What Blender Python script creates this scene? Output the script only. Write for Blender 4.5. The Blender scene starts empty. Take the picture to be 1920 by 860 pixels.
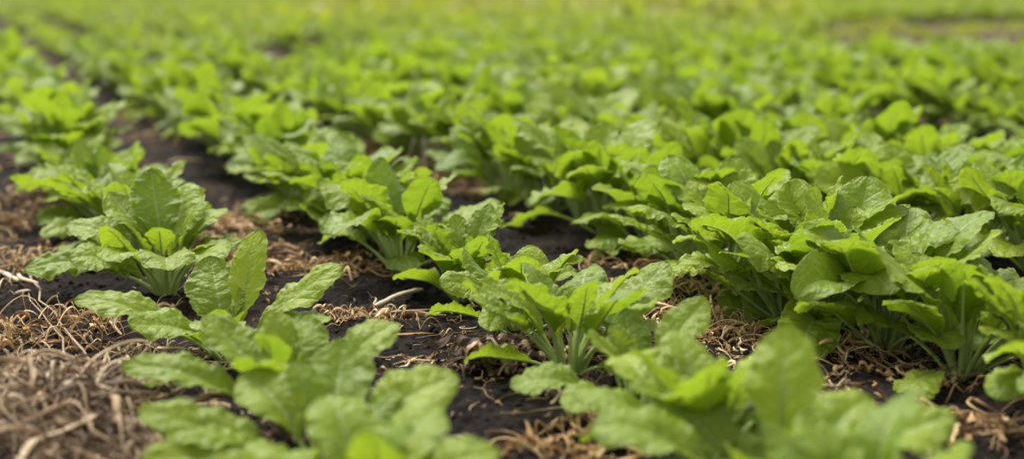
import bpy, math, random
import numpy as np
from mathutils import Vector, Matrix, Euler
R = math.radians
rng = np.random.default_rng(7)
random.seed(7)
scene = bpy.context.scene
COL = scene.collection

# ------------------------------------------------------------------ camera geometry
F = 2667.0            # focal length in pixels of the 1920 px wide photograph
CAM_H = 0.62
PITCH = math.atan(490 / F)
CP, SP = math.cos(PITCH), math.sin(PITCH)

def ground_at(px, py, z=0.0):
    """the point of the field seen at a pixel of the 1920x860 photograph"""
    dx, dy, dz = (px - 960) / F, 1.0, -(py - 430) / F
    wx, wy, wz = dx, CP * dy + SP * dz, -SP * dy + CP * dz
    t = (z - CAM_H) / wz
    return Vector((wx * t, wy * t, z))

def project(p):
    x, y, z = p[0], p[1], p[2] - CAM_H
    d = CP * y - SP * z
    u = SP * y + CP * z
    if d < 0.05: return None
    return 960 + F * x / d, 430 - F * u / d, d

TH = math.atan2(1110, math.hypot(F, 490))
DIR = np.array([-math.sin(TH), math.cos(TH)])      # along the rows
PER = np.array([math.cos(TH), math.sin(TH)])       # across the rows

# ------------------------------------------------------------------ noise
def _hash(ix, iy, s):
    h = (ix.astype(np.int64) * 374761393 + iy.astype(np.int64) * 668265263 + s * 1442695041) & 0x7fffffff
    h = ((h ^ (h >> 13)) * 1274126177) & 0x7fffffff
    return ((h ^ (h >> 16)) & 0xffff) / 65535.0

def vnoise(x, y, s=0):
    x = np.asarray(x, float); y = np.asarray(y, float)
    ix = np.floor(x); iy = np.floor(y)
    fx = x - ix; fy = y - iy
    fx = fx * fx * (3 - 2 * fx); fy = fy * fy * (3 - 2 * fy)
    a = _hash(ix, iy, s); b = _hash(ix + 1, iy, s); c = _hash(ix, iy + 1, s); d = _hash(ix + 1, iy + 1, s)
    return (a * (1 - fx) + b * fx) * (1 - fy) + (c * (1 - fx) + d * fx) * fy - 0.5

def soil_h(x, y):
    return (0.030 * vnoise(x * 1.7, y * 1.7, 1) + 0.020 * vnoise(x * 6, y * 6, 2) + 0.011 * vnoise(x * 19, y * 19, 3))

def soil_fine(x, y):
    c = np.abs(vnoise(x * 42, y * 42, 4)) * 2
    return soil_h(x, y) + 0.007 * (0.5 - c) + 0.0085 * vnoise(x * 95, y * 95, 5) + 0.022 * np.maximum(0, vnoise(x * 33, y * 33, 6) - 0.20) + 0.03 * np.maximum(0, vnoise(x * 15, y * 15, 8) - 0.30)

def hz(x, y): return float(soil_h(np.array([x]), np.array([y]))[0])

# ------------------------------------------------------------------ materials
def new_mat(name):
    m = bpy.data.materials.new(name); m.use_nodes = True
    nt = m.node_tree; nt.nodes.clear()
    return m, nt

class NB:
    def __init__(s, nt): s.nt = nt
    def n(s, t, **kw):
        nd = s.nt.nodes.new(t)
        for k, v in kw.items():
            if k == 'ins':
                for i, val in v.items():
                    if isinstance(val, bpy.types.NodeSocket): s.nt.links.new(val, nd.inputs[i])
                    else: nd.inputs[i].default_value = val
            else: setattr(nd, k, v)
        return nd
    def math(s, op, a, b=0.0, c=0.0, clamp=False):
        nd = s.n('ShaderNodeMath', operation=op, use_clamp=clamp)
        for i, v in enumerate((a, b, c)):
            if isinstance(v, bpy.types.NodeSocket): s.nt.links.new(v, nd.inputs[i])
            else: nd.inputs[i].default_value = v
        return nd.outputs[0]
    def mix(s, f, a, b, blend='MIX'):
        nd = s.n('ShaderNodeMix', data_type='RGBA', blend_type=blend)
        for i, v in ((0, f), (6, a), (7, b)):
            if isinstance(v, bpy.types.NodeSocket): s.nt.links.new(v, nd.inputs[i])
            elif i: nd.inputs[i].default_value = (*v, 1)
            else: nd.inputs[i].default_value = v
        return nd.outputs[2]
    def ramp(s, f, stops, interp='LINEAR'):
        nd = s.n('ShaderNodeValToRGB'); cr = nd.color_ramp; cr.interpolation = interp
        while len(cr.elements) < len(stops): cr.elements.new(0.5)
        for e, (p, c) in zip(cr.elements, stops):
            e.position = p; e.color = (*c, 1) if len(c) == 3 else c
        s.nt.links.new(f, nd.inputs[0]); return nd.outputs[0]
    def sstep(s, x, a, b):
        nd = s.n('ShaderNodeMapRange', interpolation_type='SMOOTHSTEP')
        s.nt.links.new(x, nd.inputs[0]); nd.inputs[1].default_value = a; nd.inputs[2].default_value = b
        return nd.outputs[0]

NVEIN = 7.0
def leaf_material(name='beet_leaf', dark=(0.115, 0.198, 0.006), light=(0.260, 0.342, 0.012), far=0.0):
    m, nt = new_mat(name); b = NB(nt)
    uv = b.n('ShaderNodeUVMap', uv_map='UVMap').outputs[0]
    sep = b.n('ShaderNodeSeparateXYZ', ins={0: uv})
    u = b.math('MULTIPLY_ADD', sep.outputs[0], 2, -1); v = sep.outputs[1]
    au = b.math('ABSOLUTE', u)
    tint = b.n('ShaderNodeAttribute', attribute_name='tint').outputs['Fac']
    oi = b.n('ShaderNodeObjectInfo').outputs['Random']
    geo = b.n('ShaderNodeNewGeometry')
    pos = geo.outputs['Position']
    # leaf-space coordinate (approx. 8 cm by 16 cm), shifted by tint so that no two leaves match
    co = b.n('ShaderNodeCombineXYZ', ins={0: b.math('MULTIPLY', u, 0.5), 1: b.math('MULTIPLY_ADD', v, 1.9, b.math('MULTIPLY', tint, 37.0)), 2: b.math('MULTIPLY', oi, 11.0)}).outputs[0]
    nz = b.n('ShaderNodeTexNoise', ins={'Vector': co, 'Scale': 5.0, 'Detail': 3.0}).outputs[0]
    psi = b.math('ADD', b.math('SUBTRACT', b.math('MULTIPLY', v, NVEIN), b.math('MULTIPLY', au, 1.5)), b.math('MULTIPLY', b.math('SUBTRACT', nz, 0.5), 0.55))
    tri = b.math('PINGPONG', psi, 0.5)                       # 0 on a side vein
    side = b.math('SUBTRACT', 1.0, b.sstep(tri, 0.0, 0.055))
    side = b.math('MULTIPLY', side, b.math('SUBTRACT', 1.0, b.sstep(au, 0.55, 0.95)))
    mid = b.math('SUBTRACT', 1.0, b.sstep(b.math('DIVIDE', au, b.math('SUBTRACT', 1.12, v)), 0.015, 0.075))
    vor = b.n('ShaderNodeTexVoronoi', feature='DISTANCE_TO_EDGE', ins={'Vector': co, 'Scale': 15.0})
    net = b.math('SUBTRACT', 1.0, b.sstep(vor.outputs['Distance'], 0.0, 0.09))
    vor2 = b.n('ShaderNodeTexVoronoi', feature='SMOOTH_F1', ins={'Vector': co, 'Scale': 13.0, 'Smoothness': 0.6})
    # colour
    big = b.n('ShaderNodeTexNoise', ins={'Vector': co, 'Scale': 1.6, 'Detail': 2.0}).outputs[0]
    f = b.math('ADD', b.math('MULTIPLY', tint, 0.55), b.math('ADD', b.math('MULTIPLY', oi, 0.25), b.math('MULTIPLY_ADD', big, 0.8, -0.25)), clamp=True)
    c = b.mix(f, dark, light)
    c = b.mix(b.math('MULTIPLY', net, 0.20), c, (0.30, 0.38, 0.06))
    c = b.mix(b.math('MULTIPLY', side, 0.16), c, (0.30, 0.40, 0.10))
    c = b.mix(b.math('MULTIPLY', mid, 0.75), c, (0.36, 0.46, 0.16))
    edge = b.sstep(au, 0.93, 1.0)
    c = b.mix(b.math('MULTIPLY', edge, 0.6), c, (0.42, 0.48, 0.14))  # rim highlight along the ruffled margin, painted into the leaf colour
    back = geo.outputs['Backfacing']
    c = b.mix(b.math('MULTIPLY', back, 0.45), c, (0.20, 0.32, 0.012))
    # sky sheen painted into the upper side's colour in blotches, rare brown nicks
    sheen_tint = b.sstep(b.n('ShaderNodeTexNoise', ins={'Vector': co, 'Scale': 7.0, 'Detail': 5.0, 'Roughness': 0.65}).outputs[0], 0.50, 0.72)
    c = b.mix(b.math('MULTIPLY', b.math('MULTIPLY', sheen_tint, b.math('SUBTRACT', 1.0, back)), 0.30), c, (0.30, 0.40, 0.17))
    nick = b.sstep(b.n('ShaderNodeTexNoise', ins={'Vector': co, 'Scale': 4.3, 'Detail': 4.0, 'Roughness': 0.6}).outputs[0], 0.70, 0.73)
    c = b.mix(b.math('MULTIPLY', nick, 0.75), c, (0.30, 0.20, 0.09))
    # relief
    hgt = b.math('ADD', b.math('MULTIPLY', vor2.outputs['Distance'], -0.8),
                 b.math('ADD', b.math('MULTIPLY', b.sstep(tri, 0.0, 0.16), 0.4), b.math('MULTIPLY', nz, 0.5)))
    fine = b.n('ShaderNodeTexNoise', ins={'Vector': co, 'Scale': 60.0, 'Detail': 2.0}).outputs[0]
    hgt = b.math('ADD', hgt, b.math('MULTIPLY', fine, 0.22))
    bump = b.n('ShaderNodeBump', ins={'Height': hgt, 'Strength': 0.8, 'Distance': 0.0020})
    rgh = b.math('MULTIPLY_ADD', nz, 0.26, 0.34)
    pr = b.n('ShaderNodeBsdfPrincipled', ins={'Base Color': c, 'Roughness': rgh, 'Normal': bump.outputs[0], 'Specular IOR Level': 0.34})
    tc = b.mix(1.0, c, (1.05, 1.0, 0.60), 'MULTIPLY')
    hs = b.n('ShaderNodeHueSaturation', ins={'Saturation': 0.97, 'Value': 1.28, 'Color': tc})
    tr = b.n('ShaderNodeBsdfTranslucent', ins={'Color': hs.outputs[0], 'Normal': bump.outputs[0]})
    mx = b.n('ShaderNodeMixShader', ins={0: 0.44, 1: pr.outputs[0], 2: tr.outputs[0]})
    b.n('ShaderNodeOutputMaterial', ins={0: mx.outputs[0]})
    return m

def stalk_material():
    m, nt = new_mat('beet_stalk'); b = NB(nt)
    tint = b.n('ShaderNodeAttribute', attribute_name='tint').outputs['Fac']
    pos = b.n('ShaderNodeNewGeometry').outputs['Position']
    n = b.n('ShaderNodeTexNoise', ins={'Vector': pos, 'Scale': 60.0, 'Detail': 3.0}).outputs[0]
    c = b.mix(b.math('MULTIPLY_ADD', n, 0.5, b.math('MULTIPLY', tint, 0.5), clamp=True), (0.24, 0.35, 0.06), (0.46, 0.56, 0.20))
    pr = b.n('ShaderNodeBsdfPrincipled', ins={'Base Color': c, 'Roughness': 0.38, 'Subsurface Weight': 0.0})
    tr = b.n('ShaderNodeBsdfTranslucent', ins={'Color': c})
    mx = b.n('ShaderNodeMixShader', ins={0: 0.25, 1: pr.outputs[0], 2: tr.outputs[0]})
    b.n('ShaderNodeOutputMaterial', ins={0: mx.outputs[0]})
    return m

def straw_material(name, stops, rough=0.6, trans=0.2):
    m, nt = new_mat(name); b = NB(nt)
    tint = b.n('ShaderNodeAttribute', attribute_name='tint').outputs['Fac']
    pos = b.n('ShaderNodeNewGeometry').outputs['Position']
    n = b.n('ShaderNodeTexNoise', ins={'Vector': pos, 'Scale': 90.0, 'Detail': 3.0}).outputs[0]
    c = b.ramp(b.math('ADD', tint, b.math('MULTIPLY_ADD', n, 0.4, -0.2), clamp=True), stops)
    n2 = b.n('ShaderNodeTexNoise', ins={'Vector': pos, 'Scale': 420.0, 'Detail': 2.0}).outputs[0]
    bump = b.n('ShaderNodeBump', ins={'Height': n2, 'Strength': 0.6, 'Distance': 0.001})
    pr = b.n('ShaderNodeBsdfPrincipled', ins={'Base Color': c, 'Roughness': rough, 'Normal': bump.outputs[0], 'Specular IOR Level': 0.3})
    tr = b.n('ShaderNodeBsdfTranslucent', ins={'Color': c})
    mx = b.n('ShaderNodeMixShader', ins={0: trans, 1: pr.outputs[0], 2: tr.outputs[0]})
    b.n('ShaderNodeOutputMaterial', ins={0: mx.outputs[0]})
    return m

def soil_material(name='black_soil', base=((0.0035, 0.0026, 0.0022), (0.011, 0.0082, 0.0068), (0.034, 0.026, 0.020)), bumpd=0.006):
    m, nt = new_mat(name); b = NB(nt)
    pos = b.n('ShaderNodeNewGeometry').outputs['Position']
    n1 = b.n('ShaderNodeTexNoise', ins={'Vector': pos, 'Scale': 9.0, 'Detail': 6.0, 'Roughness': 0.65}).outputs[0]
    n2 = b.n('ShaderNodeTexNoise', ins={'Vector': pos, 'Scale': 140.0, 'Detail': 5.0, 'Roughness': 0.7}).outputs[0]
    n3 = b.n('ShaderNodeTexNoise', ins={'Vector': pos, 'Scale': 420.0, 'Detail': 2.0, 'Roughness': 0.7}).outputs[0]
    c = b.ramp(b.math('ADD', b.math('MULTIPLY', n1, 0.45), b.math('MULTIPLY', n2, 0.55)), [(0.36, base[0]), (0.5, base[1]), (0.66, base[2])])
    vor = b.n('ShaderNodeTexVoronoi', feature='F1', ins={'Vector': pos, 'Scale': 95.0})
    rnd = b.n('ShaderNodeSeparateColor', ins={0: vor.outputs['Color']}).outputs[0]
    fl = b.math('MULTIPLY', b.math('GREATER_THAN', rnd, 0.955), b.math('LESS_THAN', vor.outputs['Distance'], 0.22))
    c = b.mix(b.math('MULTIPLY', fl, 0.7), c, (0.20, 0.14, 0.085))
    # reddish brown trash cover along the middle of the rows
    red = b.sstep(b.n('ShaderNodeTexNoise', ins={'Vector': pos, 'Scale': 2.2, 'Detail': 4.0, 'Roughness': 0.7}).outputs[0], 0.48, 0.62)
    sp = b.sstep(n2, 0.47, 0.60)
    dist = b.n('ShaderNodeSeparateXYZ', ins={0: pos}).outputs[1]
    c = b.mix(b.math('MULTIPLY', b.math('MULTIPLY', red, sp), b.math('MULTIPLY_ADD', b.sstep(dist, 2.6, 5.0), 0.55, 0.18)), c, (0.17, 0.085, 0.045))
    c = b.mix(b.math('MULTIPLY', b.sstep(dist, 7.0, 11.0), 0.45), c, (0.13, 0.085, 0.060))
    hgt = b.math('ADD', b.math('MULTIPLY', n2, 1.0), b.math('MULTIPLY', n3, 0.35))
    bump = b.n('ShaderNodeBump', ins={'Height': hgt, 'Strength': 0.9, 'Distance': bumpd})
    pr = b.n('ShaderNodeBsdfPrincipled', ins={'Base Color': c, 'Roughness': 0.95, 'Normal': bump.outputs[0], 'Specular IOR Level': 0.12})
    b.n('ShaderNodeOutputMaterial', ins={0: pr.outputs[0]})
    return m

M_LEAF = leaf_material()
M_STALK = stalk_material()
TAN = [(0.0, (0.10, 0.055, 0.032)), (0.3, (0.30, 0.16, 0.066)), (0.55, (0.56, 0.35, 0.150)), (0.8, (0.74, 0.54, 0.28)), (1.0, (0.80, 0.68, 0.48))]
GREY = [(0.0, (0.035, 0.024, 0.017)), (0.35, (0.13, 0.082, 0.048)), (0.7, (0.38, 0.26, 0.145)), (1.0, (0.70, 0.55, 0.36))]
M_STRAW = straw_material('dry_straw', TAN)
M_GREY = straw_material('withered_grey_straw', GREY, 0.7)
M_WOOD = straw_material('bleached_wood', [(0.0, (0.20, 0.13, 0.08)), (0.5, (0.36, 0.27, 0.19)), (1.0, (0.50, 0.42, 0.33))], 0.65, 0.0)
M_SOIL = soil_material()
M_CLOD = soil_material('soil_clod', bumpd=0.002)

# ------------------------------------------------------------------ mesh collector
class MB:
    def __init__(s): s.v = []; s.f = []; s.uv = []; s.t = []; s.m = []; s.n = 0
    def grid(s, P, uv=None, tint=0.5, mat=0, closed=False):
        """P: (rows, cols, 3)"""
        r, c = P.shape[:2]
        idx = np.arange(r * c).reshape(r, c) + s.n
        if closed:
            nx = np.roll(idx, -1, axis=1)
            q = np.stack([idx[:-1], nx[:-1], nx[1:], idx[1:]], -1).reshape(-1, 4)
        else:
            q = np.stack([idx[:-1, :-1], idx[:-1, 1:], idx[1:, 1:], idx[1:, :-1]], -1).reshape(-1, 4)
        s.v.append(P.reshape(-1, 3)); s.f.append(q); s.n += r * c
        s.uv.append(np.zeros((r * c, 2)) if uv is None else uv.reshape(-1, 2))
        s.t.append(np.full(r * c, tint) if np.isscalar(tint) else tint.reshape(-1))
        s.m.append(np.full(len(q), mat, int))
    def add(s, other, M=None, dt=0.0):
        """append the arrays of another (finalised) collector"""
        v, f, uv, t, m = other
        if M is not None: v = v @ M[:3, :3].T + M[:3, 3]
        s.v.append(v); s.f.append(f + s.n); s.n += len(v)
        s.uv.append(uv); s.t.append(t + dt); s.m.append(m)
    def arrays(s):
        return (np.concatenate(s.v), np.concatenate(s.f), np.concatenate(s.uv), np.concatenate(s.t), np.concatenate(s.m))
    def mesh(s, name, mats):
        v, f, uv, t, m = s.arrays()
        me = bpy.data.meshes.new(name)
        me.vertices.add(len(v)); me.vertices.foreach_set('co', v.astype(np.float32).ravel())
        me.loops.add(f.size); me.loops.foreach_set('vertex_index', f.astype(np.int32).ravel())
        me.polygons.add(len(f))
        me.polygons.foreach_set('loop_start', (np.arange(len(f)) * 4).astype(np.int32))
        me.polygons.foreach_set('material_index', m.astype(np.int32))
        me.polygons.foreach_set('use_smooth', np.ones(len(f), bool))
        me.update(calc_edges=True)
        l = me.uv_layers.new(name='UVMap'); l.data.foreach_set('uv', uv[f.ravel()].astype(np.float32).ravel())
        a = me.attributes.new('tint', 'FLOAT', 'POINT'); a.data.foreach_set('value', t.astype(np.float32))
        for mm in mats: me.materials.append(mm)
        return me

def link(name, me, parent=None):
    o = bpy.data.objects.new(name, me); COL.objects.link(o)
    if parent is not None: o.parent = parent
    return o
def tag(o, label=None, cat=None, group=None, kind=None):
    for k, v in (('label', label), ('category', cat), ('group', group), ('kind', kind)):
        if v: o[k] = v
    return o

def tube(mb, pts, rad, sides=4, flat=1.0, tint=0.5, mat=0, twist=0.0):
    pts = np.asarray(pts, float); n = len(pts)
    rad = np.full(n, rad) if np.isscalar(rad) else np.asarray(rad)
    T = np.gradient(pts, axis=0); T /= np.linalg.norm(T, axis=1)[:, None] + 1e-9
    up = np.array([0.13, 0.21, 0.97]); S = np.cross(T, up); S /= np.linalg.norm(S, axis=1)[:, None] + 1e-9
    N = np.cross(S, T)
    a = np.linspace(0, 2 * np.pi, sides, endpoint=False)[None, :]
    tw = (twist * np.linspace(0, 1, n))[:, None]
    ca, sa = np.cos(a) , np.sin(a) * flat
    x = ca * np.cos(tw) - sa * np.sin(tw); y = ca * np.sin(tw) + sa * np.cos(tw)
    P = pts[:, None] + S[:, None] * (x * rad[:, None])[..., None] + N[:, None] * (y * rad[:, None])[..., None]
    mb.grid(P, tint=tint, mat=mat, closed=True)

# ------------------------------------------------------------------ the beet leaf
def leaf_arrays(L, W, S, e0, e1, e2, roll=0.0, bow=0.0, fold=0.25, ruf=1.0, res=2, seed=0, az=0.0, tint=0.5, curl=0.3, rad=1.0):
    """A leaf that grows from the origin towards azimuth az: stalk of length S rising from elevation e0 to e1,
    blade of length L and width W bending from e1 to e2 (degrees). Returns (blade arrays, stalk arrays)."""
    g = np.random.default_rng(seed)
    nu, nv = {2: (27, 66), 1: (9, 18), 0: (5, 7)}[res]
    ns = {2: 9, 1: 5, 0: 3}[res]
    def curve(n, l, a0, a1, b0, b1, p, start, ease=1.0):
        t = np.linspace(0, 1, n)
        el = np.radians(a0 + (a1 - a0) * t ** ease); hb = np.radians(b0 + (b1 - b0) * t)
        d = np.stack([np.cos(el) * np.cos(hb), np.cos(el) * np.sin(hb), np.sin(el)], 1)
        st = (d[:-1] + d[1:]) / 2 * l / (n - 1)
        P = np.concatenate([[start], start + np.cumsum(st, 0)])
        return P, d
    P0, D0 = curve(ns, S, e0, e1, 0, bow * 0.25, 0, np.zeros(3))
    P1, D1 = curve(nv, L, e1, e2, bow * 0.25, bow, 0, P0[-1], 1.25)
    # blade frames
    rl = np.radians(roll * np.linspace(0.3, 1.0, nv))
    Sv = np.cross(D1, np.array([0, 0, 1.0])); Sv /= np.linalg.norm(Sv, axis=1)[:, None]
    Nv = np.cross(Sv, D1)
    S2 = Sv * np.cos(rl)[:, None] + Nv * np.sin(rl)[:, None]
    N2 = np.cross(S2, D1)
    v = np.linspace(0, 1, nv)
    pk = 1.14
    sn = np.sin(np.pi * np.clip(v, 0, 1) ** pk)
    vp = 0.5 ** (1 / pk)
    prof = np.where(v < vp, np.clip(sn, 0, 1) ** 0.80, np.clip(sn, 0, 1) ** 0.56)
    prof = np.maximum(prof, 0.13 * (1 - v)) 
    lob = 1 + 0.035 * np.sin(v * g.uniform(9, 14) + g.uniform(0, 6))
    half = W / 2
    u = np.linspace(-1, 1, nu)
    uu = np.sign(u) * np.abs(u) ** 0.85
    U, V = np.meshgrid(uu, v)
    AU = np.abs(U)
    side = (U > 0).astype(float)
    # margins: teeth and waves, different on the two sides
    teeth = np.where(U > 0, g.uniform(-1, 1, nv)[:, None], g.uniform(-1, 1, nv)[:, None]) * (0.034 if res == 2 else 0)
    wlow = [1 + 0.045 * np.sin(v * g.uniform(12, 20) + g.uniform(0, 6)) for _ in (0, 1)]
    wl = np.where(U > 0, wlow[0][:, None], wlow[1][:, None])
    X = U * half * prof[:, None] * (lob[:, None] + AU ** 3 * (teeth + wl - 1))
    nw = g.uniform(2.6, 4.6, 2); ph = g.uniform(0, 6.28, 2)
    def wave(k):
        w = np.sin(2 * np.pi * nw[k] * V + ph[k] + 0.9 * np.sin(4 * V + ph[k]) - AU * 0.9)
        w2 = np.sin(2 * np.pi * nw[k] * 2.37 * V + ph[k] * 2.1 - AU * 1.5)
        w3 = np.sin(2 * np.pi * nw[k] * 5.1 * V + ph[k] * 3.3)
        return w * 0.9 + (0.38 * w2 + (0.22 * w3 if res == 2 else 0)) 
    wv = np.where(U > 0, wave(0), wave(1))
    scale = L / 0.16
    amp = ruf * 0.0042 * scale * (0.35 + 0.65 * np.sin(np.pi * np.clip(V * 1.02, 0, 1)) ** 0.6)
    Z = AU ** 2.6 * wv * amp
    ax = np.abs(X)
    Z = Z + ax * np.tan(fold * (1.25 - V)) - curl * (ax ** 2) / half * (0.35 + V * 1.0)
    # quilting between the veins
    if res >= 1:
        psi = V * NVEIN - AU * 1.5 + 0.25 * np.sin(5 * V + g.uniform(0, 6))
        tri = np.abs((psi + 0.5) % 1.0 - 0.5) * 2
        q = tri ** 0.6 * np.sin(np.pi * np.clip(AU, 0.02, 1)) ** 0.5
        Z = Z + ruf * 0.0013 * scale * q
    if res == 2:
        a = vnoise(U * 3.3 + seed * 1.3, V * 7.5 + seed, 11) + 0.75 * vnoise(U * 6.5 + seed, V * 17, 12)
        Z = Z + ruf * 0.0031 * scale * a * np.clip(AU * 3, 0, 1)
    # a slow warp of the whole blade
    Z = Z + 0.006 * scale * np.sin(2.2 * np.pi * V + g.uniform(0, 6)) * V + g.uniform(-.004, .004) * U * V * scale
    B = P1[:, None] + S2[:, None] * X[..., None] + N2[:, None] * Z[..., None]
    UV = np.stack([u[None, :] * 0.5 + 0.5 + 0 * V, V], -1)
    ca, sa = math.cos(az), math.sin(az)
    Rz = np.array([[ca, -sa, 0], [sa, ca, 0], [0, 0, 1]])
    mb = MB(); mb.grid(B @ Rz.T, UV, tint)
    # stalk and the rib that carries the blade: a channelled, tapered stem
    k = max(3, int(nv * 0.85))
    stp = {2: 3, 1: 3, 0: 3}[res]
    rib = (B[1:k, nu // 2] - N2[1:k] * 0.0011)[::stp]
    C = np.concatenate([P0, rib])
    r0 = 0.0062 * rad * (0.6 + 0.4 * scale)
    rr = np.concatenate([np.linspace(r0, r0 * 0.60, ns), np.linspace(r0 * 0.55, r0 * 0.12, len(rib))])
    sd = {2: 8, 1: 5, 0: 3}[res]
    Dd = np.gradient(C, axis=0); Dd /= np.linalg.norm(Dd, axis=1)[:, None]
    Ss = np.cross(Dd, np.array([0, 0, 1.0])); Ss /= np.linalg.norm(Ss, axis=1)[:, None] + 1e-9
    Nn = np.cross(Ss, Dd)
    a = np.linspace(0, 2 * np.pi, sd, endpoint=False)
    xx = np.cos(a); yy = np.sin(a) * 0.8
    if sd == 8: yy[2] = -0.05                     # the channel on the upper side
    Q = C[:, None] + Ss[:, None] * (xx[None] * rr[:, None])[..., None] + Nn[:, None] * (yy[None] * rr[:, None])[..., None]
    ms = MB(); ms.grid(Q @ Rz.T, None, 0.75 - 0.4 * tint + np.linspace(0.25, -0.15, len(C))[:, None] + 0 * Q[..., 0], 0, closed=True)
    return mb.arrays(), ms.arrays()

def rosette(seed, n=None, size=1.0, low=3):
    """leaf specifications of one young beet"""
    g = np.random.default_rng(seed)
    n = n or int(g.integers(17, 23))
    az = g.uniform(0, 6.28); out = []
    for i in range(-low, n):
        t = max(0, i) / (n - 1)         # 0 oldest / outermost, 1 youngest
        az += 2.399 + g.normal(0, 0.25)
        e0 = 54 + 31 * t ** 0.8 + g.normal(0, 5)
        if i < 0: e0 = g.uniform(36, 50)
        e1 = e0 - 18 + 12 * t + g.normal(0, 8)
        e2 = e1 - g.uniform(15, 75) * (1.1 - 0.7 * t)
        L = (0.140 - 0.036 * abs(t - 0.35) * 2 - (0.045 * max(0, t - .7) / .3)) * g.uniform(0.85, 1.15) * size
        W = L * g.uniform(0.54, 0.70)
        S = ((0.096 if i >= 0 else 0.070) - 0.016 * t) * g.uniform(0.8, 1.2) * size
        out.append(dict(az=az, L=L, W=W, S=S, e0=min(e0, 86), e1=min(e1, 84), e2=e2, roll=g.normal(0, 22), bow=g.normal(0, 14),
                        fold=g.uniform(0.2, 0.85), ruf=g.uniform(0.7, 1.5), curl=g.uniform(0.0, 0.6), tint=g.uniform(0, 1), seed=int(g.integers(1e6))))
    return out

# ------------------------------------------------------------------ row layout
def q_of(px, py):
    p = ground_at(px, py); return p.x * PER[0] + p.y * PER[1]
def s_of(px, py):
    p = ground_at(px, py); return p.x * DIR[0] + p.y * DIR[1]
def row_pt(q, s): return q * PER + s * DIR
Q_A = np.mean([q_of(310, 545), q_of(530, 790)])
Q_B = np.mean([q_of(1040, 690), q_of(740, 495), q_of(940, 612)])
Q_C = np.mean([q_of(1360, 540), q_of(1800, 692)])
SPACING = (Q_C - Q_A) / 2
print('row offsets', Q_A, Q_B, Q_C, 'spacing', SPACING)
# plants read off the photograph near the camera: (row, base pixel)
hand = {
 0: [(705, 1010), (612, 896), (530, 790), (424, 655), (312, 545), (262, 478)],
 1: [(1620, 1060), (1455, 955), (1318, 868), (1190, 768), (1068, 692), (972, 622), (868, 553), (752, 500), (690, 455)],
 2: [(2160, 840), (1965, 752), (1805, 690), (1660, 642), (1555, 612), (1478, 588), (1362, 540), (1290, 503), (1225, 470)],
 3: [(2240, 590), (2080, 545), (1940, 520), (1842, 490), (1700, 455)],
}
plants = []   # dicts: row, s, xy, seed
for r in range(-6, 75):
    q = Q_A + SPACING * r if r not in (1,) else Q_B
    ss = []
    if r in hand:
        for (px, py) in hand[r]:
            p = ground_at(px, py); ss.append((p.x * DIR[0] + p.y * DIR[1], p.x * PER[0] + p.y * PER[1]))
        s0 = max(s for s, _ in ss)
        s = s0 + 0.17
    else:
        s = -20.0
    g = np.random.default_rng(100 + r)
    while s < 34:
        if g.uniform() > 0.03 or s > 12:
            ss.append((s + g.normal(0, 0.022), q + g.normal(0, 0.012) - (.04 if r == 0 else 0)))
        s += 0.148 + abs(g.normal(0, 0.025)) + (0.14 if g.uniform() < 0.03 else 0)
    for i, (s_, q_) in enumerate(ss):
        p = row_pt(q_, s_)
        pr = project((p[0], p[1], 0.1))
        if pr is None or (r < 0 and p[1] < 4.5): continue
        plants.append(dict(row=r, s=s_, x=p[0], y=p[1], px=pr[0], py=pr[1], d=pr[2], hand=(r in hand and i < len(hand[r])), idx=i))
def in_view(p, m=0.22):
    k = m * F / p['d']
    if p['d'] < 1.15: return False
    return -k < p['px'] < 1920 + k and p['py'] < 860 + k and p['py'] > -20
def in_gap(x, y):
    """0 crop, 1 bare patch, 2 yellow weeds instead of crop"""
    n = 1.2 * float(vnoise(np.array([x * .8]), np.array([y * .5]), 77)[0])
    if 9.3 + n < y < 15.4 + n and x > 0.218 * y + n * 0.6: return 1
    if y > 14.2 + n and -0.14 < x / y < 0.2: return 2
    return 0
_w = ground_at(798, 350); _b = ground_at(1700, 285); _c = ground_at(560, 112)
def cleared(p):
    x, y = p['x'], p['y']
    if math.hypot(x - _w.x, y - _w.y) < .20: return True
    if abs(x - _b.x) < .17 and -.75 < y - _b.y < .12: return True
    if abs(x - _c.x) < .3 and -1.8 < y - _c.y < .3: return True
    return False
plants = [p for p in plants if not cleared(p)]
plants = [p for p in plants if not in_gap(p['x'], p['y']) or (in_gap(p['x'], p['y']) == 2 and rng.uniform() < .35)]
vis = sorted([p for p in plants if in_view(p)], key=lambda p: p['d'])
indiv = vis[:292]
NEAR_D = 3.9
ids = set(id(p) for p in indiv)
dmax = indiv[-1]['d']
# bare patch with yellow weeds where the crop fails, 15 to 20 m out
rest = [p for p in plants if id(p) not in ids and p['d'] > 0.4 and p['y'] < 30 and abs(p['x']) < 2.5 + p['y'] * 0.5 and (p['d'] > dmax - 0.3 or not in_view(p))]
rest = [p for p in rest if p['y'] > 1.6]
print('visible', len(vis), 'individuals to', dmax, 'rest', len(rest))

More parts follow.
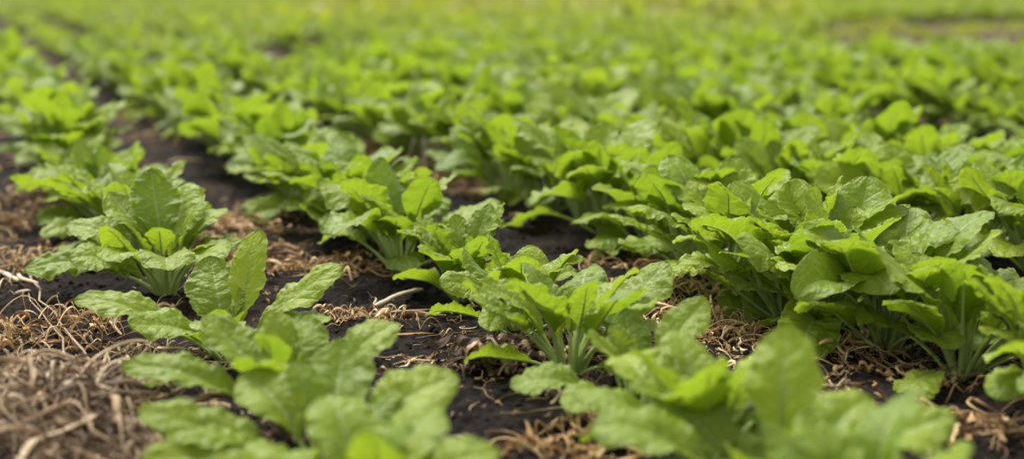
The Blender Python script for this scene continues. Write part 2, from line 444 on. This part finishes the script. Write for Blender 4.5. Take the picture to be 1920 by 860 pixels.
# ------------------------------------------------------------------ plants of the near rows: every leaf a part
def lf(az, S, e0, e1, e2, L, W, roll=0, tint=0.6, bow=0, fold=0.6, curl=0.3, ruf=1.0):
    return dict(az=R(az), S=S, e0=e0, e1=e1, e2=e2, L=L, W=W, roll=roll, tint=tint, bow=bow, fold=fold, curl=curl, ruf=ruf)
HERO = {
 (0, 0): ([lf(338, .07, 55, 35, -20, .165, .10, 15), lf(200, .07, 60, 40, 0, .16, .10, -20), lf(120, .06, 70, 55, 30, .15, .10), lf(10, .06, 62, 46, 8, .135, .085, 22, .7), lf(60, .06, 70, 55, 25, .14, .09)], 7, .9),
 (0, 1): ([lf(180, .07, 52, 26, 8, .21, .09, -20, .5), lf(196, .06, 45, 22, -8, .20, .10, -26, .7), lf(25, .08, 58, 42, 16, .17, .11, 25, .8),
           lf(85, .07, 74, 58, 36, .155, .11, 0, .2), lf(320, .07, 60, 35, -10, .17, .10), lf(250, .06, 60, 40, -5, .15, .10), lf(140, .07, 66, 48, 15, .15, .10, -20)], 6, .9),
 (0, 2): ([lf(182, .06, 50, 26, 12, .21, .085, -18, .55), lf(18, .07, 58, 42, 25, .17, .09, 22, .8, bow=10), lf(78, .05, 78, 60, 40, .14, .10, 0, .15, fold=.1),
           lf(265, .06, 70, 55, 20, .15, .10, 0, .4), lf(150, .07, 70, 52, 24, .15, .09, -15), lf(330, .06, 65, 45, 5, .14, .09, 10, .6)], 5, 1.05),
 (0, 3): ([lf(184, .055, 55, 32, 10, .21, .085, -14, .6), lf(48, .06, 82, 76, 68, .165, .078, 12, .95, fold=.12, curl=.1, ruf=.7), lf(14, .07, 62, 44, 20, .175, .078, 24, .9, fold=.35),
           lf(112, .06, 74, 62, 38, .135, .10, 0, .1, fold=.1, ruf=1.5), lf(350, .055, 62, 35, -5, .14, .08, 10, .5), lf(275, .05, 70, 45, 0, .13, .085), lf(215, .05, 60, 40, 0, .14, .085, -20, .5)], 4, 1.0),
 (0, 4): ([lf(190, .07, 48, 22, -10, .20, .10, -26, .3, ruf=1.6), lf(170, .10, 66, 38, 8, .15, .085, -22, .6), lf(115, .10, 84, 72, 50, .155, .10, 0, .2, ruf=1.4), lf(205, .06, 60, 35, 0, .14, .10, -20, .6),
           lf(285, .08, 72, 40, -30, .14, .10, 0, .5), lf(320, .09, 68, 38, -25, .125, .09, 12, .7), lf(8, .08, 66, 42, -5, .105, .075, 18, .6, ruf=1.5),
           lf(40, .10, 74, 58, 20, .11, .08), lf(240, .07, 68, 46, -10, .13, .09, 0, .9), lf(345, .08, 72, 48, -5, .10, .075), lf(80, .10, 78, 66, 30, .14, .10, 0, .7), lf(150, .10, 76, 60, 25, .14, .09, -10, .4)], 8, 1.1),
 (1, 1): ([lf(75, .09, 84, 78, 60, .15, .092, 0, .8, fold=.3, curl=.35), lf(10, .09, 60, 35, 0, .16, .09, 18, .8), lf(175, .09, 60, 35, 0, .16, .09, -15, .4),
           lf(300, .08, 60, 35, -20, .14, .09), lf(40, .07, 62, 42, 10, .15, .09, 15), lf(140, .07, 62, 42, 10, .15, .09, -15)], 7, .8),
 (1, 3): ([lf(185, .08, 55, 25, -15, .13, .085, -15, .4), lf(30, .09, 72, 62, 35, .14, .075, 20, .8), lf(95, .06, 78, 66, 50, .125, .075, -10, .3, fold=.15),
           lf(230, .07, 60, 30, -25, .12, .085, 0, .3), lf(350, .08, 50, 25, -10, .14, .08, 10, .7)], 5, .95),
}
ROWN = {0: 'leftmost row', 1: 'second row from left', 2: 'third row from left', 3: 'fourth row from left', 4: 'fifth row from left',
        5: 'sixth row from left', 6: 'seventh row from left', 7: 'eighth row from left', 8: 'ninth row from left', 9: 'tenth row from left',
        10: 'eleventh row from left', 11: 'twelfth row from left'}
ORD = ['first', 'second', 'third', 'fourth', 'fifth', 'sixth', 'seventh', 'eighth', 'ninth', 'tenth', 'eleventh', 'twelfth', 'thirteenth', 'fourteenth',
       'fifteenth', 'sixteenth', 'seventeenth', 'eighteenth', 'nineteenth', 'twentieth']
LAB = {
 (0, 0): 'blurred beet plant cut off by the bottom edge, lowest in the leftmost row',
 (0, 1): 'large blurred beet plant with long leaves spread to both sides beside the dry root heap',
 (0, 2): 'blurred beet plant with one broad pale leaf, just in front of the upright-leaf plant',
 (0, 3): 'sparse beet plant holding one narrow upright leaf and one leaf out to the right',
 (0, 4): 'sharp crinkled beet plant with a long drooping left leaf, above the upright-leaf plant',
 (1, 0): 'strongly blurred beet plant cut off by the bottom edge, lowest in the second row',
 (1, 1): 'large blurred beet plant with a tall rounded leaf standing up near the bottom edge',
 (1, 2): 'low blurred beet plant just left of the tall rounded leaf near the bottom edge',
 (1, 3): 'half-sharp beet plant with pale round leaves in front of the sharp central plant',
 (1, 4): 'sharp central beet plant with a fan of pale stalks beside the withered leaf clump',
 (1, 5): 'sharp bushy beet plant directly behind the central plant and withered clump',
 (1, 6): 'small beet plant between the bushy central plants and the soft-focus splayed one',
 (1, 7): 'soft-focus beet plant with splayed leaves behind the pale lying sticks',
}
byrow = {}
for p in indiv: byrow.setdefault(p['row'], []).append(p)
for r, l in byrow.items():
    l.sort(key=lambda p: p['s'])
    for k, p in enumerate(l): p['ord'] = k

proto_cache = {}
def plant_variant(k):
    """mid distance plants: foliage and stalk meshes shared by several plants"""
    if k not in proto_cache:
        fb, sb = MB(), MB()
        for sp in rosette(5000 + k, size=1.0, low=1):
            a, s = leaf_arrays(res=1, **sp); fb.add(a); sb.add(s)
        proto_cache[k] = (fb.mesh('beet_foliage', [M_LEAF]), sb.mesh('beet_stalks', [M_STALK]))
    return proto_cache[k]
leaf_cache = {}
def near_leaf(sp, key=None):
    a, s = leaf_arrays(res=2, **sp)
    mb, ms = MB(), MB(); mb.add(a); ms.add(s)
    return mb.mesh('beet_leaf', [M_LEAF]), ms.mesh('beet_stalk', [M_STALK])

roots = []
n_near = 0
for p in indiv:
    r, i = p['row'], p['idx']
    root = bpy.data.objects.new('beet_plant', None); COL.objects.link(root)
    root.empty_display_size = 0.02
    root.location = (p['x'], p['y'], hz(p['x'], p['y']) - 0.004)
    g = np.random.default_rng(int(abs(p['s'] * 1000) + r * 7919 + 50000))
    near = p['d'] < NEAR_D
    rn = ROWN.get(r, 'row near the right edge')
    key = (r, i) if p['hand'] else None
    if key in LAB: lab = LAB[key]
    elif r <= 11 and p['ord'] < 20:
        soft = 'sharp' if 2.1 < p['d'] < 3.1 else ('half-sharp' if 1.9 < p['d'] < 4.2 else 'blurred')
        lab = '%s beet plant, %s from the near end of the %s' % (soft, ORD[p['ord']], rn)
    elif r <= 11: lab = 'blurred beet plant, one of the farthest separate ones in the %s' % rn
    else: lab = 'blurred green beet plant, far off in the rows at the right edge of the field'
    tag(root, lab, 'beet plant', 'young beet plants growing in rows')
    if near:
        n_near += 1
        if key in HERO:
            specs, nr, size = HERO[key]; specs = [dict(s, roll=-1.4 * s['roll']) for s in specs]
            k = {(0, 0): .88, (0, 1): .85, (0, 2): .86, (1, 1): .96, (1, 3): .88}.get(key, 1.0)
            for sp in specs: sp['seed'] = int(g.integers(1e6)); sp['L'] *= k; sp['W'] *= k; sp['S'] *= k
            extra = [e for e in rosette(int(g.integers(1e6)), size=size * 0.88)]
            extra = extra[-nr:] if nr else []
            specs += extra
        else:
            specs = rosette(int(g.integers(1e6)), n=int(g.integers(15, 23)), low=int(g.integers(2, 6)), size=g.uniform(0.86, 1.12) * (1.2 if r >= 2 else 1.06 if (r == 0 and p['d'] > 3) else 1.02 if p['d'] > 3 else 1.04) * {(1, 0): .85, (1, 2): .82, (1, 4): 1.0, (1, 5): .92, (1, 6): .82, (1, 7): 1.05}.get(key, 1.0))
        for sp in specs:
            sp = dict(sp)
            lm, sm = near_leaf(sp)
            lo = link('leaf', lm, root)
            ro = g.uniform(.005, .018); off = (ro * math.cos(sp['az']), ro * math.sin(sp['az']), 0)
            lo.location = off
            so = link('stalk', sm, lo)
    else:
        fm, sm = plant_variant(int(g.integers(0, 24)))
        sc = g.uniform(1.0, 1.25) * (1.08 if r == 0 else 1.05 if r <= 2 else 0.97)
        root.rotation_euler = (g.normal(0, .05), g.normal(0, .05), g.uniform(0, 6.28)); wx = sc * (.80 if r <= 1 else .88 if r <= 2 else .97); root.scale = (wx, wx, sc * g.uniform(.95, 1.1))
        link('foliage', fm, root); link('stalks', sm, root)
print('near plants', n_near)

# ------------------------------------------------------------------ the rest of the crop: one mass
M_FAR = leaf_material('beet_leaf_far', (0.135, 0.200, 0.018), (0.25, 0.310, 0.036))  # paler leaf colours with the haze of distance mixed in
M_WEED = leaf_material('yellow_weed_leaf', (0.20, 0.22, 0.02), (0.34, 0.32, 0.03))
far_pool = []
for k in range(14):
    fb = MB(); sb = MB()
    for sp in rosette(9000 + k, n=16, low=0):
        a, s = leaf_arrays(res=0, **sp); fb.add(a); sb.add(s)
    far_pool.append((fb.arrays(), sb.arrays()))
thin_pool = []
for k in range(10):
    fb = MB()
    for sp in rosette(9500 + k, n=8, low=0):
        sp['L'] *= 1.2; sp['W'] *= 1.35
        a, s = leaf_arrays(res=0, **sp); fb.add(a)
    thin_pool.append(fb.arrays())
mb = MB(); g = np.random.default_rng(3)
for p in rest:
    sc = g.uniform(.76, .98); a = g.uniform(0, 6.28); c_, s_ = math.cos(a) * sc, math.sin(a) * sc
    wd = .86 if p['row'] <= 2 else .97; c_ *= wd; s_ *= wd
    M = np.array([[c_, -s_, 0, p['x']], [s_, c_, 0, p['y']], [0, 0, sc * 1.15, hz(p['x'], p['y'])], [0, 0, 0, 1.0]])
    if p['y'] < 19:
        fa, sa_ = far_pool[int(g.integers(14))]
        mb.add(fa, M)
        v, f, uv, t, m = sa_; mb.add((v, f, uv, t, m + 1), M)
    else:
        mb.add(thin_pool[int(g.integers(10))], M)
tag(link('crop_foliage', mb.mesh('crop_foliage', [M_FAR, M_STALK])), 'far beet rows blurring into one green mass up the field', 'crop foliage', kind='stuff')
# yellow weeds about the bare patch and along the top of the field
mb = MB()
def weed_at(x, y, sc):
    a = g.uniform(0, 6.28); c_, s_ = math.cos(a) * sc, math.sin(a) * sc
    M = np.array([[c_, -s_, 0, x], [s_, c_, 0, y], [0, 0, sc * 1.1, hz(x, y)], [0, 0, 0, 1.0]])
    mb.add(thin_pool[int(g.integers(10))], M)
for _ in range(5200):
    y = g.uniform(9.0, 30); x = g.uniform(-0.2, 0.5) * y
    k = in_gap(x, y)
    if k == 2: weed_at(x, y, g.uniform(.7, 1.2))
    elif k == 1 and vnoise(np.array([x * 1.1]), np.array([y * .8]), 31)[0] > 0.10: weed_at(x, y, g.uniform(.3, .5))
    elif k == 0 and y > 13 and x < .2 * y and g.uniform() < .15: weed_at(x, y, g.uniform(.7, 1.1))
tag(link('yellow_weeds', mb.mesh('yellow_weeds', [M_WEED])), 'blurred yellow weeds round the bare patch at the top of the field', 'weeds', kind='stuff')

# ------------------------------------------------------------------ the ground
def axis(lo, hi, fine, f0, f1, grow=1.12):
    a = list(np.arange(f0, f1, fine)); st = fine; x = a[-1]
    while x < hi: st *= grow; x += st; a.append(x)
    st = fine; x = f0; pre = []
    while x > lo: st *= grow; x -= st; pre.append(x)
    return np.array(pre[::-1] + a)
xs = axis(-400, 400, 0.0042, -1.1, 1.25); ys = axis(-60, 700, 0.0042, 1.4, 3.1, 1.06)
X, Y = np.meshgrid(xs, ys)
near = np.clip(1 - (np.hypot(X, Y - 2.2) - 4) / 3, 0, 1)
Z = np.where(near > 0, soil_h(X, Y) * 1 + (soil_fine(X, Y) - soil_h(X, Y)) * near, soil_h(X, Y))
Z = np.where(np.hypot(X, Y) > 60, 0, Z)
mb = MB(); mb.grid(np.stack([X, Y, Z], -1))
gr = link('ground', mb.mesh('ground', [M_SOIL])); tag(gr, kind='structure')

# ------------------------------------------------------------------ straw, litter and lumps
def fibre(mb, x, y, length, rad, lift=0.012, wild=1.0, base=0.0, tint=None, flat=0.45, n=12, g=rng, sides=4):
    h = g.uniform(0, 6.28); wild = wild * g.choice([.25, .6, 1.1]); k0 = g.normal(0, .8) * wild; k1 = g.normal(0, 1.5) * wild
    u_ = g.uniform()
    if u_ < .25: rad, flat = rad * g.uniform(1.5, 2.6), .12
    elif u_ < .5: rad, flat, wild, length = rad * g.uniform(.7, 1.2), .35, wild * .12, length * g.uniform(.4, .9)
    else: rad = rad * g.uniform(.4, .85)
    t = np.linspace(0, 1, n); hd = h + k0 * t * 2.2 + k1 * np.sin(t * g.uniform(2, 7) + g.uniform(0, 6)) + g.normal(0, .10, n) + (t > g.uniform(.2, 1.6)) * g.normal(0, .8)
    st = length / (n - 1)
    px = x + np.cumsum(np.cos(hd)) * st; py = y + np.cumsum(np.sin(hd)) * st
    z = soil_h(px, py) + rad * 0.6 + base + lift * np.abs(np.sin(t * np.pi * g.uniform(.6, 2.2) + g.uniform(0, .6)))
    ti = g.uniform(0.15, 1.0) if tint is None else tint
    tube(mb, np.stack([px, py, z], 1), rad * (0.5 + 0.6 * np.sin(np.pi * np.clip(t, .04, .96)) ** .5), sides, flat, tint=ti, twist=g.uniform(-4, 4))
def flake(mb, x, y, size, g=rng, base=0.0):
    nr, nc = 8, 5
    a = g.uniform(0, 6.28); u = np.linspace(-.5, .5, nc); v = np.linspace(-.5, .5, nr)
    U, V = np.meshgrid(u, v)
    w = g.uniform(.18, .5); bendy = g.uniform(-.5, .5)
    pr = np.clip(1.05 - np.abs(v * 2) ** g.uniform(1, 3), .05, 1) * g.uniform(.55, 1.0, nr)
    tw = g.uniform(-3, 3) * v + g.uniform(-1, 1)
    wx0 = size * w * U * pr[:, None]
    wx = wx0 * np.cos(tw)[:, None] + size * bendy * (V ** 2) + g.normal(0, .02, U.shape) * size
    wy = size * V + g.normal(0, .03, U.shape) * size
    wz = wx0 * np.sin(tw)[:, None] + size * (g.uniform(-.5, .5) * V ** 2 + g.normal(0, .03, U.shape) + .12 * np.sin(V * g.uniform(6, 14) + g.uniform(0, 6)))
    P = np.stack([x + wx * math.cos(a) - wy * math.sin(a), y + wx * math.sin(a) + wy * math.cos(a), 0 * wx], -1)
    P[..., 2] = soil_h(P[..., 0], P[..., 1]) + 0.003 + base + wz - wz.min() * .8
    mb.grid(P, tint=g.uniform(0, .8))
def lump(mb, x, y, r, g=rng, base=0.0, tint=.5):
    nr, nc = 6, 9
    th = np.linspace(0.05, np.pi - .05, nr); ph = np.linspace(0, 2 * np.pi, nc, endpoint=False)
    T, Pp = np.meshgrid(th, ph, indexing='ij')
    rr = r * (1 + g.uniform(-.22, .22, T.shape)); sc = g.uniform(.7, 1.3, 3); sc[2] *= .75
    P = np.stack([x + rr * sc[0] * np.sin(T) * np.cos(Pp), y + rr * sc[1] * np.sin(T) * np.sin(Pp), rr * sc[2] * np.cos(T)], -1)
    P[..., 2] += hz(x, y) + r * .35 + base
    mb.grid(P, tint=tint, closed=True)

# the loose litter between the rows
mb = MB(); g = np.random.default_rng(21)
def litter_density(x, y):
    q = x * PER[0] + y * PER[1]
    ph = ((q - Q_A) / SPACING) % 1.0
    between = 1 - abs(ph - 0.5) * 1.2
    return between * np.clip(vnoise(np.array([x * 3.1]), np.array([y * 3.1]), 41)[0] * 3.2 + .15, 0.03, 1.2)
cnt = 0
for _ in range(22000):
    d = 1.3 + 7.5 * g.uniform() ** 1.3; x = g.uniform(-.42, .42) * d; y = d
    if g.uniform() > litter_density(x, y): continue
    far = y > 4
    L = g.uniform(.02, .11) if not far else g.uniform(.05, .14)
    fibre(mb, x, y, L, g.uniform(.0006, .0016) * (1.6 if far else 1), lift=g.uniform(0, .012), n=9 if not far else 5, g=g, sides=4 if not far else 3)
    if g.uniform() < .6: flake(mb, x + g.normal(0, .03), y + g.normal(0, .03), g.uniform(.006, .020) * (1.8 if far else 1), g)
    cnt += 1
    if cnt > 5000: break
print('litter', cnt)
tag(link('straw_litter', mb.mesh('straw_litter', [M_STRAW])), 'loose tan straw and leaf crumbs scattered between the beet rows', 'straw litter', kind='stuff')
# soil crumbs
mb = MB()
for _ in range(15000):
    d = 1.35 + 3.2 * g.uniform() ** 1.2; x = g.uniform(-.42, .42) * d
    if vnoise(np.array([x * 5]), np.array([d * 5]), 51)[0] < -.05 and g.uniform() < .7: continue
    lump(mb, x, d, 0.0013 + 0.007 * g.uniform() ** 6, g)
tag(link('soil_crumbs', mb.mesh('soil_crumbs', [M_CLOD])), 'black soil crumbs strewn over the ground between the rows', 'soil crumbs', kind='stuff')
# pale stones
for px, py, r in ((357, 722, .005), (1325, 640, .004), (128, 572, .006), (852, 676, .006), (1862, 730, .004), (760, 690, .004)):
    p = ground_at(px, py); mb = MB(); lump(mb, p.x, p.y, r, g, tint=.9)
    s = link('pebble', mb.mesh('pebble', [M_WOOD]))
    s['label'] = {357: 'tiny pale pebble in the soil left of the upright-leaf beet plant', 1325: 'tiny pale pebble on the black soil below the third row of plants',
                  128: 'small pale pebble on the soil at the left beside the bleached chip', 852: 'small grey pebble left of the withered leaf clump',
                  1862: 'tiny pale pebble on the bare soil near the right edge', 760: 'tiny pale pebble on the open black soil, left of the other central one'}[px]
    s['category'] = 'pebble'; s['group'] = 'small pale pebbles on the soil'

def tangle(name, px, py, rx, ry, n, label, cat, lo=.05, hi=.16, rad=.0015, lift=.02, mat=None, tint=None, wild=1.2, height=.02, flakes=0, seed=1, group='tangles of dry straw between the rows'):
    g = np.random.default_rng(seed); c = ground_at(px, py); mb = MB()
    for _ in range(int(n * .72) if name == 'straw_tangle' else n):
        a, rr = g.uniform(0, 6.28), g.uniform() ** .6
        x = c.x + rx * rr * math.cos(a); y = c.y + ry * rr * math.sin(a)
        fibre(mb, x, y, g.uniform(lo, hi), rad * g.uniform(.6, 1.5), lift=lift * g.uniform(.2, 1.4), wild=wild, base=height * (1 - rr) * g.uniform(0, 1),
              n=16, g=g, tint=(tint[0] + (tint[1] - tint[0]) * g.uniform(-.25, 1.0) if tint else None), flat=g.uniform(.2, .6), sides=5)
    for _ in range(flakes + n // 3):
        a, rr = g.uniform(0, 6.28), g.uniform() ** .5
        flake(mb, c.x + rx * rr * math.cos(a), c.y + ry * rr * math.sin(a), g.uniform(.008, .035), g, base=height * (1 - rr) * g.uniform(0, 1))
    return tag(link(name, mb.mesh(name, [mat or M_STRAW])), label, cat, group)
tangle('straw_tangle', 1290, 575, .10, .20, 130, 'springy orange-tan straw tangle right of the sharp central beet plant', 'straw tangle', tint=(.45, 1.0), height=.03, lift=.025, seed=1)
tangle('straw_tangle', 1345, 615, .09, .14, 70, 'curly tan straw tangle behind the tall rounded blurred leaf', 'straw tangle', tint=(.45, 1.0), height=.025, lift=.022, seed=21)
tangle('straw_tangle', 1570, 650, .11, .08, 85, 'flat mat of tan straw under the front plants of the third row', 'straw tangle', tint=(.4, .95), height=.02, seed=2)
tangle('straw_tangle', 1200, 490, .12, .15, 90, 'brown straw tangle at the foot of the third row behind the central plant', 'straw tangle', tint=(.15, .7), height=.02, seed=3)
tangle('straw_tangle', 60, 640, .14, .22, 130, 'wiry orange-tan straw tangle at the left edge above the root heap', 'straw tangle', tint=(.3, .95), height=.035, lift=.03, seed=4, hi=.2)
tangle('straw_tangle', 30, 400, .14, .45, 200, 'brown straw patch at the left edge below the blurred plants', 'straw tangle', tint=(.1, .75), height=.03, seed=5, flakes=60)
tangle('straw_tangle', 50, 500, .10, .14, 90, 'coiled pale straw beside the bleached chip at the left edge', 'straw tangle', tint=(.4, 1.0), height=.02, seed=15, lift=.025)
tangle('straw_tangle', 1060, 800, .07, .05, 26, 'thick curled brown strips of straw at the bottom centre', 'straw tangle', tint=(.3, .7), rad=.0024, height=.012, seed=6, lift=.02)
tangle('straw_tangle', 1010, 835, .10, .05, 26, 'blurred tan straw lying across the soil at the bottom edge', 'straw tangle', tint=(.4, .8), rad=.0016, height=.01, seed=16)
tangle('straw_tangle', 1090, 740, .06, .05, 40, 'small grey-brown straw bunch at the foot of the half-sharp plant', 'straw tangle', mat=M_GREY, height=.02, seed=7, flakes=10)
tangle('straw_tangle', 600, 505, .16, .10, 100, 'thin brown straw scatter on the soil right of the upright leaf', 'straw tangle', tint=(.2, .8), height=.01, seed=8, flakes=20)
tangle('straw_tangle', 680, 598, .11, .03, 50, 'short pale straw bits round the lying sticks', 'straw tangle', tint=(.3, .9), height=.008, seed=9, hi=.1, flakes=15)
tangle('straw_tangle', 440, 480, .14, .10, 110, 'orange straw patch between the sharp left plant and the bare soil', 'straw tangle', tint=(.2, .8), height=.015, seed=10, flakes=20)
tangle('straw_tangle', 250, 590, .09, .06, 45, 'few orange straws under the left leaf of the upright-leaf plant', 'straw tangle', tint=(.4, .9), height=.008, seed=11, hi=.1)
tangle('straw_tangle', 290, 670, .16, .08, 60, 'dark crumpled litter under the blurred left plants', 'straw tangle', mat=M_GREY, height=.015, seed=12, flakes=60)
tangle('straw_tangle', 1760, 700, .20, .04, 60, 'brown straw strip under the stalks at the right', 'straw tangle', tint=(.1, .8), height=.015, seed=13, flakes=20)
tangle('straw_tangle', 700, 290, .18, .5, 260, 'reddish brown straw strip in the gap between second and third rows', 'straw tangle', tint=(.1, .55), rad=.0022, height=.03, seed=14, flakes=120)
tangle('straw_tangle', 820, 350, .16, .3, 130, 'brown straw patch in front of the standing dead stems', 'straw tangle', tint=(.1, .6), rad=.0016, height=.03, seed=24, flakes=40)
tangle('straw_tangle', 470, 420, .10, .3, 110, 'blurred brown straw clump in the gap beside the leftmost row', 'straw tangle', tint=(.2, .8), rad=.0016, height=.02, seed=25, flakes=30)
tangle('straw_tangle', 1860, 790, .10, .05, 60, 'blurred brown straw at the lower right edge', 'straw tangle', tint=(.2, .8), height=.02, seed=26, flakes=20)
# the grey root heap in the left foreground
tangle('dry_root_heap', 60, 790, .17, .13, 300, 'large matted heap of grey-brown roots and straw in the left foreground', 'root heap', rad=.0023, lo=.08, hi=.22, lift=.03, mat=M_GREY, height=.075, wild=.8, seed=30, flakes=60, group=None)
tangle('dry_root_heap', 190, 850, .12, .06, 170, 'smaller blurred heap of root fibres at the bottom left under the leaves', 'root heap', rad=.0017, lo=.06, hi=.16, lift=.02, mat=M_GREY, height=.04, wild=.8, seed=31, flakes=40, group=None)
# withered leaf clump at the foot of the central plants, with its pale stump
g = np.random.default_rng(60)
c = ground_at(945, 672)
mb = MB()
for _ in range(260): flake(mb, c.x + g.normal(0, .04), c.y + g.normal(0, .025), g.uniform(.015, .055), g, base=g.uniform(0, .03))
for _ in range(60): fibre(mb, c.x + g.normal(0, .04), c.y + g.normal(0, .025), g.uniform(.04, .11), .0013, lift=.02, g=g, n=12, base=.005, tint=g.uniform(.1, .7))
cl = tag(link('withered_leaf_clump', mb.mesh('withered_leaf_clump', [M_GREY])), 'crumpled brown withered leaves at the foot of the sharp central plants', 'leaf clump')
mb = MB(); b0 = ground_at(948, 690)
pts = np.array([[b0.x - .030, b0.y + .02, hz(b0.x, b0.y) + .055], [b0.x - .022, b0.y + .015, .045], [b0.x - .010, b0.y + .008, .028], [b0.x - .002, b0.y, .012], [b0.x + .006, b0.y - .006, .004], [b0.x + .003, b0.y - .014, -.004]])
tube(mb, pts, [.0022, .003, .0045, .007, .0085, .004], 7, .7, tint=.5)
tube(mb, pts[2:] + [[.008, 0, 0]] * 4, [.002, .003, .004, .002], 5, .7, tint=.4)
tag(link('root_stump', mb.mesh('root_stump', [M_WOOD])), 'pale dried stump leaning out of the withered leaf clump', 'root')
# sticks and chips
def stick(px, py, qx, qy, r, label, tint=.5, name='stick', flat=.7, up=0.006, mat=None, wob=.15):
    a, b_ = ground_at(px, py), ground_at(qx, qy); n = 9; t = np.linspace(0, 1, n)
    g = np.random.default_rng(int(px)); ln = (b_ - a).length
    P = np.stack([a.x + (b_.x - a.x) * t, a.y + (b_.y - a.y) * t, 0 * t], 1)
    nrm = np.array([-(b_.y - a.y), b_.x - a.x]) / ln
    P[:, :2] += nrm[None] * (np.cumsum(g.normal(0, 1, n)) * ln * wob * .12)[:, None]
    P[:, 2] = soil_h(P[:, 0], P[:, 1]) + r * flat + up * np.sin(t * 3.14)
    P[:, 2] = P[:, 2] * .25 + P[:, 2].max() * .75
    mb = MB(); rr = r * (1 + g.uniform(-.15, .15, n)); rr[0] *= .7; rr[-1] *= .5
    tube(mb, P, rr, 7, flat, tint=tint)
    c0 = P[0][None, :] + np.zeros((2, 1)); 
    return tag(link(name, mb.mesh(name, [mat or M_WOOD])), label, name.replace('_', ' '))
stick(700, 580, 800, 550, .0060, 'thick pale split stick lying on black soil left of the central plant', .8, up=.018)
stick(640, 598, 795, 572, .0026, 'thin bleached stick lying just below the thick pale one', .75, up=.010)
stick(780, 628, 890, 616, .0018, 'thin brown twig on the soil left of the withered leaf clump', .1, mat=M_STRAW)
stick(0, 515, 34, 534, .0085, 'bleached flat wood chip at the left edge on the straw', .8, name='wood_chip', flat=.5)
stick(30, 556, 58, 551, .0065, 'small pale wood chip just below the larger bleached chip', .6, name='wood_chip', flat=.4)
stick(50, 520, 150, 705, .0022, 'long grey twig slanting across the straw at the left', .2, up=.03, wob=.10)
stick(62, 560, 200, 680, .0016, 'thin grey forked twig right of the long slanting one', .15, up=.03, wob=.12)
stick(0, 835, 60, 850, .013, 'blurred pale broken stalk at the bottom left corner', .45, flat=.6, up=.02)
stick(600, 520, 655, 515, .005, 'soft-focus tan stalk piece on the soil behind the upright leaf', .3)
# standing dead stems and the dead weed
def dead_weed(px, py, n, h, spread, label, r=.0022, seed=1, lean=.3, mat=None, side=0):
    g = np.random.default_rng(seed); c = ground_at(px, py)
    root = bpy.data.objects.new('dead_weed', None); COL.objects.link(root); root.location = (c.x, c.y, hz(c.x, c.y))
    tag(root, label, 'dead weed')
    for i in range(n):
        mb = MB(); t = np.linspace(0, 1, 8); a = g.uniform(0, 6.28); ll = h * g.uniform(.6, 1.1); le = g.normal(0, lean)
        x = g.normal(0, spread) + np.sin(le) * ll * t + g.normal(0, .004, 8); y = g.normal(0, spread) + g.normal(0, lean * .5) * ll * t + g.normal(0, .003, 8)
        tube(mb, np.stack([x, y, ll * t * math.cos(le) - .005], 1), r * (1.1 - .6 * t), 6, 1, tint=g.uniform(.2, .8))
        for k in range(side):
            j = int(g.integers(2, 7)); a = g.uniform(0, 6.28); l2 = ll * g.uniform(.15, .4); tt = np.linspace(0, 1, 5)[:, None]
            p0 = np.array([x[j], y[j], ll * t[j] * math.cos(le)])
            q = p0 + tt * l2 * np.array([math.cos(a), math.sin(a) * .6, g.uniform(.1, .8)]) + g.normal(0, .002, (5, 3)) * tt
            tube(mb, q, r * .45, 4, 1, tint=g.uniform(.1, .7))
        link('stem', mb.mesh('dead_stem', [mat or M_GREY]), root)
    return root
dead_weed(800, 346, 8, .13, .024, 'cluster of pale dead stems standing in the gap left of the third row', .0030, 3, .15, M_WOOD)
dead_weed(1690, 668, 14, .10, .03, 'grey bristly dead weed lying among straw before the third row', .0016, 4, .9, side=5)
dead_weed(150, 330, 5, .12, .04, 'grey dry weed stems leaning among the blurred plants at the left', .0018, 5, .9, side=3)

# ------------------------------------------------------------------ camera, light, sky
cam = bpy.data.cameras.new('camera'); co = bpy.data.objects.new('camera', cam); COL.objects.link(co)
co.location = (0, 0, CAM_H); co.rotation_euler = (math.pi / 2 - PITCH, 0, 0)
cam.sensor_width = 36; cam.lens = 50.0; cam.clip_start = 0.05; cam.clip_end = 2000
cam.dof.use_dof = True; cam.dof.focus_distance = 2.48; cam.dof.aperture_fstop = 1.65; cam.dof.aperture_blades = 9
scene.camera = co

w = bpy.data.worlds.new('World'); scene.world = w; w.use_nodes = True
nt = w.node_tree; nt.nodes.clear(); b = NB(nt)
SUN_EL, SUN_AZ = 58, -35          # degrees; azimuth clockwise from +Y (away from the camera)
sky = b.n('ShaderNodeTexSky', sky_type='NISHITA', sun_disc=False, sun_elevation=R(SUN_EL), sun_rotation=R(SUN_AZ), air_density=1.0, dust_density=4.0, ozone_density=1.0)
hs = b.n('ShaderNodeHueSaturation', ins={'Saturation': 0.12, 'Color': sky.outputs[0]})
bg = b.n('ShaderNodeBackground', ins={'Color': hs.outputs[0], 'Strength': 0.14})
b.n('ShaderNodeOutputWorld', ins={0: bg.outputs[0]})
sl = bpy.data.lights.new('sun', 'SUN'); sl.energy = 2.2; sl.angle = R(24); sl.color = (1.0, 0.96, 0.88)
so = bpy.data.objects.new('sun', sl); COL.objects.link(so)
sd = Vector((math.sin(R(SUN_AZ)) * math.cos(R(SUN_EL)), math.cos(R(SUN_AZ)) * math.cos(R(SUN_EL)), math.sin(R(SUN_EL))))
so.rotation_euler = (-sd).to_track_quat('-Z', 'Y').to_euler()
scene.view_settings.view_transform = 'Standard'; scene.view_settings.look = 'None'
scene.view_settings.exposure = 1.07; scene.view_settings.gamma = 1.0
c = scene.cycles
c.use_denoising = True; c.max_bounces = 6; c.diffuse_bounces = 3; c.glossy_bounces = 2; c.transmission_bounces = 4; c.transparent_max_bounces = 4
c.sample_clamp_indirect = 6.0
